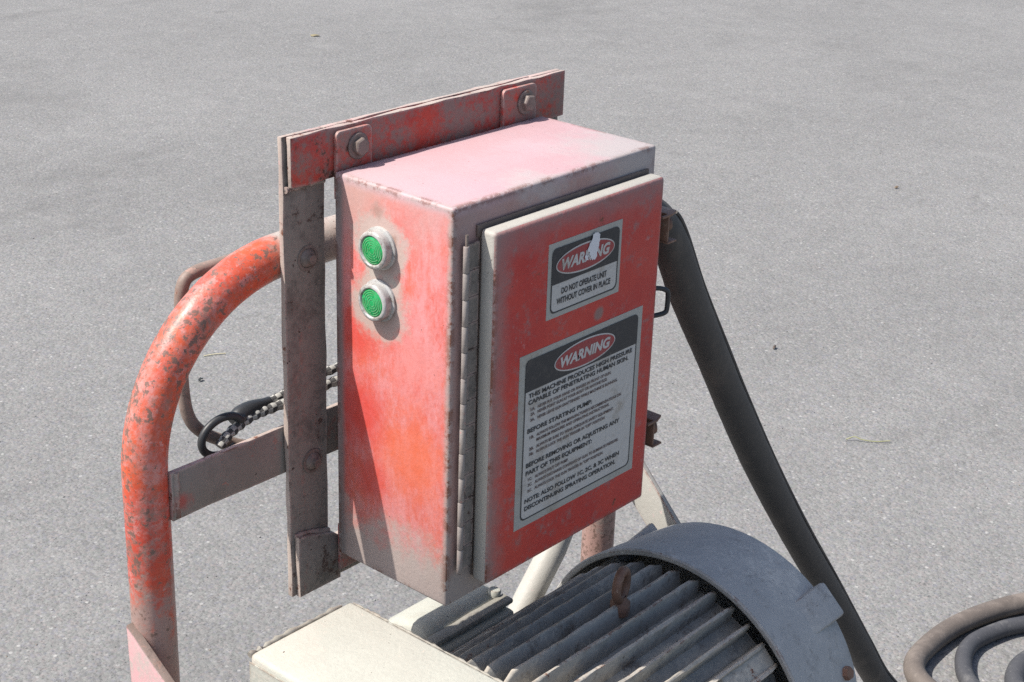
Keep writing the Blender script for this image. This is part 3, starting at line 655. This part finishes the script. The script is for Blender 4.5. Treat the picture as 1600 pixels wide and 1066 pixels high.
# ------------------------------------------------------------------ electric motor
MY, MZ = -0.0447, -0.2574
MO = thing('electric_motor', 'dusty grey finned electric motor with round fan shroud below the red control box', 'motor', (0.15, MY, -0.46))
XF = Matrix.Translation((0, MY, MZ)) @ Matrix.Rotation(math.radians(90), 4, 'Y')     # local Z -> +X
bm = bmesh.new(); lathe(bm, [(0, -0.072), (0.07, -0.072), (0.12, -0.062), (0.146, -0.045), (0.152, -0.035), (0.152, -0.020), (0.1545, -0.014), (0.1545, 0.022), (0.1515, 0.028), (0.1515, 0.345), (0, 0.345)], 64, XF)
part('housing', bm, M['motor'], MO)
L0, L1 = 0.034, 0.336
bm = bmesh.new()
P = [(0.148, -0.0055), (0.156, -0.0034), (0.1745, -0.0025), (0.1764, -0.0013), (0.1764, 0.0013), (0.1745, 0.0025), (0.156, 0.0034), (0.148, 0.0055)]
NS = 18
def fin_mesh(x0):
    bm = bmesh.new(); rows = []
    for i in range(NS + 1):
        x = x0 + (L1 - x0) * i / NS
        cut = 0.010 if i == 0 else (0.006 if i == NS else 0)
        rows.append([bm.verts.new((x, t + random.uniform(-.0005, .0005), r - (cut if r > 0.16 else 0) + (random.uniform(-.0009, .0009) if r > .16 else 0))) for r, t in P])
    for i in range(NS):
        for k in range(len(P) - 1): bm.faces.new((rows[i][k], rows[i][k + 1], rows[i + 1][k + 1], rows[i + 1][k]))
    bm.faces.new(rows[0]); bm.faces.new(list(reversed(rows[-1])))
    return bm
ph = 6.7
short = [part('fin', fin_mesh(L0 + dx), M['motor'], MO, at=(0, MY, MZ)) for dx in (0.0, 0.006)]
long_ = [part('fin', fin_mesh(x0), M['motor'], MO, at=(0, MY, MZ)) for x0 in (-0.02, 0.0)]
used = set()
for k in range(42):
    a = ph + k * 360 / 42
    signed = (a + 180) % 360 - 180            # positive leans towards the camera side
    src = (long_ if -75 < signed < -14 else short)[k % 2]
    rot = (math.radians(a), 0, 0)
    if src.name not in used: src.rotation_euler = rot; used.add(src.name)
    else: clone(src, MO, (0, MY, MZ), rot)
# fan shroud: flared ring open towards the fins
bm = bmesh.new()
lathe(bm, [(0.1810, 0.332), (0.1815, 0.3288), (0.1835, 0.3275), (0.1872, 0.3275), (0.1888, 0.3295), (0.1882, 0.335), (0.1850, 0.370), (0.1795, 0.415), (0.1760, 0.443), (0.1748, 0.452), (0.1710, 0.457), (0.155, 0.459), (0, 0.4595), (0, 0.455), (0.15, 0.453), (0.168, 0.445), (0.176, 0.40), (0.181, 0.35)], 96, XF, closed=True)
shroud = part('fan_shroud', bm, M['shroud'], MO, smooth=35)
def lug(ang, x0, x1, half, r0, r1, name='lug', par=None, mat='shroud'):
    bm = bmesh.new(); box(bm, (x0, -half, r0), (x1, half, r1), 0.004, 2)
    if name == 'lug':
        for v in bm.verts:
            if v.co.z > r1 - 0.012: v.co.z -= 0.009 * (1 - (v.co.x - x0) / (x1 - x0))
    R_ = Matrix.Translation((0, MY, MZ)) @ Matrix.Rotation(math.radians(-ang), 4, 'X')
    bmesh.ops.transform(bm, matrix=R_, verts=bm.verts); return part(name, bm, M[mat], par or shroud)
for a_ in (-42, 50, 138, 222): lug(a_, 0.374, 0.459, 0.0215, 0.160, 0.1865)
bm = bmesh.new(); R_ = Matrix.Translation((0, MY, MZ)) @ Matrix.Rotation(math.radians(67), 4, 'X')
lathe(bm, [(0.0080, 0.16), (0.0080, 0.1820), (0.0070, 0.1845), (0, 0.1845)], 6, R_ @ Matrix.Translation((0.430, 0, 0)))
part('bolt', bm, M['rust'], shroud, smooth=25)
lug(-45.3, 0.250, 0.334, 0.0125, 0.14, 0.1720, 'mounting_boss', MO, 'motor'); lug(45.3, 0.250, 0.334, 0.0125, 0.14, 0.1720, 'mounting_boss', MO, 'motor')
# lifting eye
bm = bmesh.new()
eb = Vector((0.2330, -0.0370, -0.0830)); az = math.radians(15)
ex = Vector((math.cos(az), -math.sin(az) * 0 + math.sin(az), 0)); 
pathc = [eb + Vector((0, 0, 0.0215)) + ex * (0.0135 * math.cos(2 * math.pi * k / 28)) + Vector((0, 0, 0.0165 * math.sin(2 * math.pi * k / 28))) for k in range(28)]
sweep(bm, pathc, 0.0052, 12, closed=True)
lathe(bm, [(0.011, -0.012), (0.011, 0.001), (0.0075, 0.004), (0.006, 0.009)], 16, Matrix.Translation(eb))
part('lifting_eye', bm, M['rust'], MO, smooth=60)
# conduit box on the far side of the motor
TB = bmesh.new()
def loft(bm, secs):
    rows = [[bm.verts.new(p) for p in s_] for s_ in secs]; k = len(rows[0])
    for i in range(len(rows) - 1):
        for j in range(k): bm.faces.new((rows[i][j], rows[i][(j + 1) % k], rows[i + 1][(j + 1) % k], rows[i + 1][j]))
    bm.faces.new(rows[0]); bm.faces.new(list(reversed(rows[-1])))
TBX, TBY, TBZ = 0.0730, 0.0665, -0.0480
prof = [(0.040, -0.135), (0.041, -0.080), (0.046, -0.0735), (0.056, -0.0705), (0.075, -0.0715), (0.095, -0.077), (0.110, -0.088), (0.117, -0.105), (0.118, -0.19), (0.040, -0.19)]
cx_, cy_ = 0.079, -0.12
def sec(x, s_): return [(x, cx_ + (y - cx_) * s_, cy_ + (zz - cy_) * s_) for y, zz in prof]
loft(TB, [sec(0.016, 0.86), sec(0.021, 0.96), sec(0.030, 1.0), sec(0.122, 1.0), sec(0.131, 0.97), sec(0.136, 0.88)])
bmesh.ops.translate(TB, verts=TB.verts, vec=(TBX, TBY, TBZ)); tb = part('terminal_box', TB, M['cream'], MO, smooth=50)
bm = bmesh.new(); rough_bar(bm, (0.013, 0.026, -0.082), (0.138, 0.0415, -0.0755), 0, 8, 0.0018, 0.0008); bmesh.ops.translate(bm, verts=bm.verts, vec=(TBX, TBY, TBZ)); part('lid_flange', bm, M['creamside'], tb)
bm = bmesh.new(); box(bm, (0.019, 0.018, -0.135), (0.134, 0.040, -0.0845), 0.006, 3); bmesh.ops.translate(bm, verts=bm.verts, vec=(TBX, TBY, TBZ)); part('lid', bm, M['cream'], tb)
bm = bmesh.new(); lathe(bm, [(0.0075, 0), (0.0075, 0.006), (0.006, 0.008), (0, 0.008)], 12, frame_to((0.1285, 0.047, -0.0765), (0.1, -0.1, 1))); bmesh.ops.translate(bm, verts=bm.verts, vec=(TBX, TBY, TBZ)); part('screw', bm, M['cream'], tb)
# feet
for x in (0.03, 0.25):
    bm = bmesh.new(); box(bm, (x, MY - 0.16, -0.46), (x + 0.06, MY + 0.16, -0.405), 0.004); part('foot', bm, M['motor'], MO)

# ------------------------------------------------------------------ cream drive cover in front
DC = thing('drive_cover', 'cream painted sheet metal pump cover at the left end of the motor', 'pump cover', (-0.137, -0.12, -0.46))
bm = bmesh.new(); box(bm, (-0.1985, -0.33, -0.46), (-0.0745, 0.0525, 0.0195), 0.005, 3)
bm.normal_update(); bmesh.ops.recalc_face_normals(bm, faces=bm.faces)
part('cover_shell', bm, [M['cream']], DC)
bm = bmesh.new(); box(bm, (-0.2000, -0.33, -0.012), (-0.1990, 0.0510, 0.0125), 0.0003, 1); part('side_rim', bm, M['cream'], DC)
weld('weld_bead', [(-0.197, 0.0535, 0.0165), (-0.16, 0.0545, 0.0172), (-0.12, 0.0542, 0.0170), (-0.085, 0.0540, 0.0168)], 0.0022, M['creamside'], DC, 0.8)
weld('weld_bead', [(-0.0735, 0.050, 0.0165), (-0.0733, -0.05, 0.0168), (-0.0735, -0.16, 0.0165), (-0.0733, -0.28, 0.0165)], 0.0011, M['creamside'], DC, 0.8)

# ------------------------------------------------------------------ cables, cord and hoses
PC = thing('power_cable', 'thick black conduit cable hanging from the right side of the control box', 'cable', (0.297, 0.03, 0.335))
bm = bmesh.new()
cp = catmull([(0.298, 0.050, 0.330), (0.318, 0.035, 0.322), (0.342, 0.024, 0.303), (0.3605, 0.02, 0.275), (0.4010, 0.02, 0.205), (0.4622, 0.02, 0.1127), (0.5122, 0.02, 0.0379), (0.5926, 0.02, -0.0761), (0.687, 0.02, -0.200), (0.7971, 0.02, -0.3356), (0.9212, 0.02, -0.4914), (1.006, 0.02, -0.5950), (1.062, -0.005, -0.655), (1.09, -0.08, -0.686), (1.085, -0.22, -0.6898), (1.03, -0.42, -0.6898), (0.9, -0.6, -0.6898)], 10)
wob = [0.0199 + 0.0005 * math.sin(i * 0.21) + random.uniform(-.00018, .00018) for i in range(len(cp))]
sweep(bm, cp, 0.0200, 24, rfun=lambda t: wob[int(t * (len(wob) - 1))]); part('conduit', bm, M['cable'], PC, smooth=60)
bm = bmesh.new()
for off in (0.0206,):
    pts = [p + Vector((0.011, -0.013, 0.011)) for p in cp[20:120]]
    sweep(bm, pts, 0.0022, 6)
part('seam_rib', bm, M['cable'], PC, smooth=60)
bm = bmesh.new(); lathe(bm, [(0.030, 0), (0.030, 0.012), (0.025, 0.014), (0.025, 0.024), (0.021, 0.026)], 8, frame_to((0.2953, 0.052, 0.3305), (0.85, -0.5, -0.15))); part('connector', bm, M['bolt'], PC, smooth=25)

BC = thing('bungee_cord', 'black and white bungee cord hooked on the bent rod over the crossbar', 'bungee cord', (-0.08, 0.2, 0.152))
def braid(name, P, r):
    bm = bmesh.new(); pts = catmull(P, 26)
    # even spacing
    out = [pts[0]]; acc = 0
    stepl = 0.0022
    for a, b in zip(pts, pts[1:]):
        if (b - out[-1]).length >= stepl: out.append(b)
    def rf(t):
        return r * (1 + 0.13 * math.sin(t * len(out) * 2 * math.pi / 4))
    sweep(bm, out, r, 12, rfun=rf, check=lambda i, k: 0 if ((i // 2) + (k // 2)) % 2 == 0 else 1)
    return part(name, bm, [M['whitecord'], M['blackcord']], BC, smooth=60)
braid('cord', [(-0.1075, 0.196, 0.1405), (-0.098, 0.197, 0.1475), (-0.083, 0.199, 0.1525), (-0.060, 0.2, 0.1570), (-0.0219, 0.2, 0.1570), (0.0469, 0.2, 0.1590), (0.16, 0.2, 0.157), (0.27, 0.2, 0.156)], 0.0050)
braid('cord', [(-0.040, 0.206, 0.1605), (-0.01, 0.207, 0.1630), (0.047, 0.207, 0.1690), (0.16, 0.207, 0.166), (0.27, 0.206, 0.165)], 0.0046)
bm = bmesh.new()
ctr = Vector((-0.1005, 0.199, 0.1490)); ax1 = Vector((0.9, -0.15, 0.35)).normalized(); ax2 = Vector((-0.3, 0.2, 0.9)); ax2 = (ax2 - ax1 * ax2.dot(ax1)).normalized()
rp = [ctr + ax1 * (0.0235 * math.cos(a)) + ax2 * (0.0170 * math.sin(a)) for a in [math.radians(10 + i * 12) for i in range(24)]]
rp = [Vector((-0.0705, 0.203, 0.1600))] + rp
sweep(bm, catmull(rp, 3), 0.0040, 12); part('cord_hook', bm, M['black'], BC, smooth=60)
bm = bmesh.new(); sweep(bm, catmull([(-0.082, 0.205, 0.1540), (-0.074, 0.206, 0.1590), (-0.058, 0.206, 0.1615), (-0.036, 0.206, 0.1610)], 6), 0.0075, 14, rfun=lambda t: 0.0055 + 0.0035 * math.sin(math.pi * min(1, t * 1.0 + 0.1))); part('cord_hook', bm, M['black'], BC, smooth=60)

def ghose(name, label, pts, r, mat, group='hoses coiled on the asphalt'):
    t = thing(name, label, 'hose', (pts[0][0], pts[0][1], -Z0), group)
    bm = bmesh.new(); sweep(bm, catmull(pts, 10), r, 20); part('hose_tube', bm, M[mat], t, smooth=60)
zt = -Z0 + 0.0180
ghose('rubber_hose', 'dusty tan hose, outermost of the coiled hoses on the asphalt', [(1.24, -0.24, zt), (1.185, -0.14, zt), (1.166, -0.05, zt), (1.184, 0.025, zt), (1.2275, 0.0640, zt), (1.3, 0.0735, zt), (1.384, 0.068, zt), (1.468, 0.046, zt), (1.545, 0.012, zt), (1.64, -0.05, zt), (1.72, -0.16, zt), (1.70, -0.32, zt), (1.55, -0.43, zt)], 0.0180, 'hose_tan')
zt = -Z0 + 0.0145
ghose('rubber_hose', 'thinner black hose curled just inside the tan hose', [(1.27, -0.20, zt), (1.235, -0.15, zt), (1.222, -0.09, zt), (1.2438, -0.0300, zt), (1.297, 0.0095, zt), (1.357, 0.0240, zt), (1.4259, 0.0100, zt), (1.4769, -0.0140, zt), (1.56, -0.07, zt), (1.60, -0.17, zt), (1.54, -0.29, zt), (1.40, -0.33, zt)], 0.0145, 'hose_black')
zt = -Z0 + 0.0165
ghose('rubber_hose', 'dark grey hose at the picture corner, innermost of the coiled hoses', [(1.36, -0.20, zt), (1.30, -0.17, zt), (1.276, -0.125, zt), (1.288, -0.088, zt), (1.345, -0.070, zt + 0.004), (1.42, -0.085, zt), (1.47, -0.14, zt), (1.45, -0.22, zt), (1.35, -0.27, zt)], 0.0165, 'hose_black')

# ------------------------------------------------------------------ small litter on the asphalt
def stalk(name, label, cat, pts, r, col):
    mt = simple(name + '_colour', col, 0.7, 0.3, 300)
    bm = bmesh.new(); sweep(bm, catmull(pts, 4), r, 6)
    o = part(name, bm, mt, None); 
    base = Vector(pts[0]); 
    tag(o, label, cat); return o
g_ = -Z0
stalk('grass_straw', 'yellow green bent grass stem lying right of the cable', 'stem', [(1.925, 0.602, g_ + .004), (1.938, 0.590, g_ + .010), (1.945, 0.575, g_ + .006), (1.962, 0.552, g_ + .003), (1.985, 0.528, g_ + .005)], 0.0012, (0.26, 0.26, 0.13))
stalk('straw_piece', 'short pale straw lying inside the bend of the pipe handle', 'straw', [(1.2350, 1.932, g_ + .002), (1.258, 1.921, g_ + .003), (1.281, 1.908, g_ + .002)], 0.0013, (0.48, 0.43, 0.28))
def flake(name, label, cat, x, y, s_, col, rot):
    mt = simple(name + '_colour', col, 0.7, 0.3, 200)
    bm = bmesh.new(); P = []
    for k in range(9):
        a = 2 * math.pi * k / 9; rr = s_ * random.uniform(0.6, 1.0); P.append((x + rr * math.cos(a) * 1.5 * math.cos(rot) - rr * math.sin(a) * 0.7 * math.sin(rot), y + rr * math.cos(a) * 1.5 * math.sin(rot) + rr * math.sin(a) * 0.7 * math.cos(rot)))
    c_ = bm.verts.new((x, y, g_ + 0.010)); v_ = [bm.verts.new((p[0], p[1], g_ + random.uniform(0.002, 0.008))) for p in P]
    for k in range(9): bm.faces.new((c_, v_[k], v_[(k + 1) % 9]))
    ret = bmesh.ops.extrude_face_region(bm, geom=list(bm.faces)); bmesh.ops.translate(bm, vec=(0, 0, -0.0012), verts=[q for q in ret['geom'] if isinstance(q, bmesh.types.BMVert)])
    return tag(part(name, bm, mt, None), label, cat)
flake('dry_leaf', 'small dry leaf far back above the mounting bar', 'leaf', 3.790, 4.328, 0.018, (0.20, 0.17, 0.10), -0.8)
flake('wood_chip', 'dark chip lying on the asphalt right of the cable', 'chip', 2.2531, 0.9955, 0.007, (0.07, 0.05, 0.04), 0.4)
flake('black_pebble', 'tiny black pebble below the pipe bend', 'pebble', 1.1394, 1.827, 0.006, (0.03, 0.035, 0.035), 0.2)
flake('tan_chip', 'tan chip on the open asphalt at upper right', 'chip', 3.676, 1.444, 0.008, (0.34, 0.24, 0.15), -0.3)

# loose grit, one object nobody could count
bm = bmesh.new()
gc = [(0.21, 0.207, 0.20), (0.17, 0.168, 0.165), (0.10, 0.10, 0.10), (0.21, 0.165, 0.135), (0.27, 0.266, 0.257)]
gm = [simple('grit_tone', c_, 0.8, 0.3, 300) for c_ in gc]
verts, faces, mi = [], [], []
def grain(x, y, s_, k):
    b = len(verts)
    a = random.uniform(0, 6.28); e = random.uniform(0.6, 1.5)
    for j in range(4):
        verts.append((x + s_ * e * math.cos(a + j * 1.57) * random.uniform(.6, 1), y + s_ * math.sin(a + j * 1.57) * random.uniform(.6, 1), random.uniform(0.0, 0.3) * s_ + 0.0005))
    verts.append((x + random.uniform(-.3, .3) * s_, y + random.uniform(-.3, .3) * s_, s_ * random.uniform(0.6, 1.0)))
    for j in range(4): faces.append((b + j, b + (j + 1) % 4, b + 4)); mi.append(k)
cx0, cy0 = -0.983, -0.907
for i in range(3000):
    dist = 2.2 + 6.5 * random.random() ** 1.7
    ang = math.radians(49.6 + random.uniform(-21, 21))
    x, y = cx0 + dist * math.sin(ang), cy0 + dist * math.cos(ang)
    grain(x, y, random.choice((0.0008, 0.0011, 0.0015, 0.0022)) * (1 + dist * 0.04), random.choices(range(5), (5, 6, 4, 1.2, 1.6))[0])
me = bpy.data.meshes.new('grit'); me.from_pydata(verts, [], faces); me.update()
for mm in gm: me.materials.append(mm)
for p, k in zip(me.polygons, mi): p.material_index = k
bm.free()
gr = bpy.data.objects.new('grit', me); COL.objects.link(gr)
tag(gr, 'loose pale grit scattered over the asphalt', None, None, 'stuff')
for o in bpy.data.objects:
    if o.name.split('.')[0] in ('lettering', 'fine_print', 'lens_groove'): o['kind'] = 'stuff'
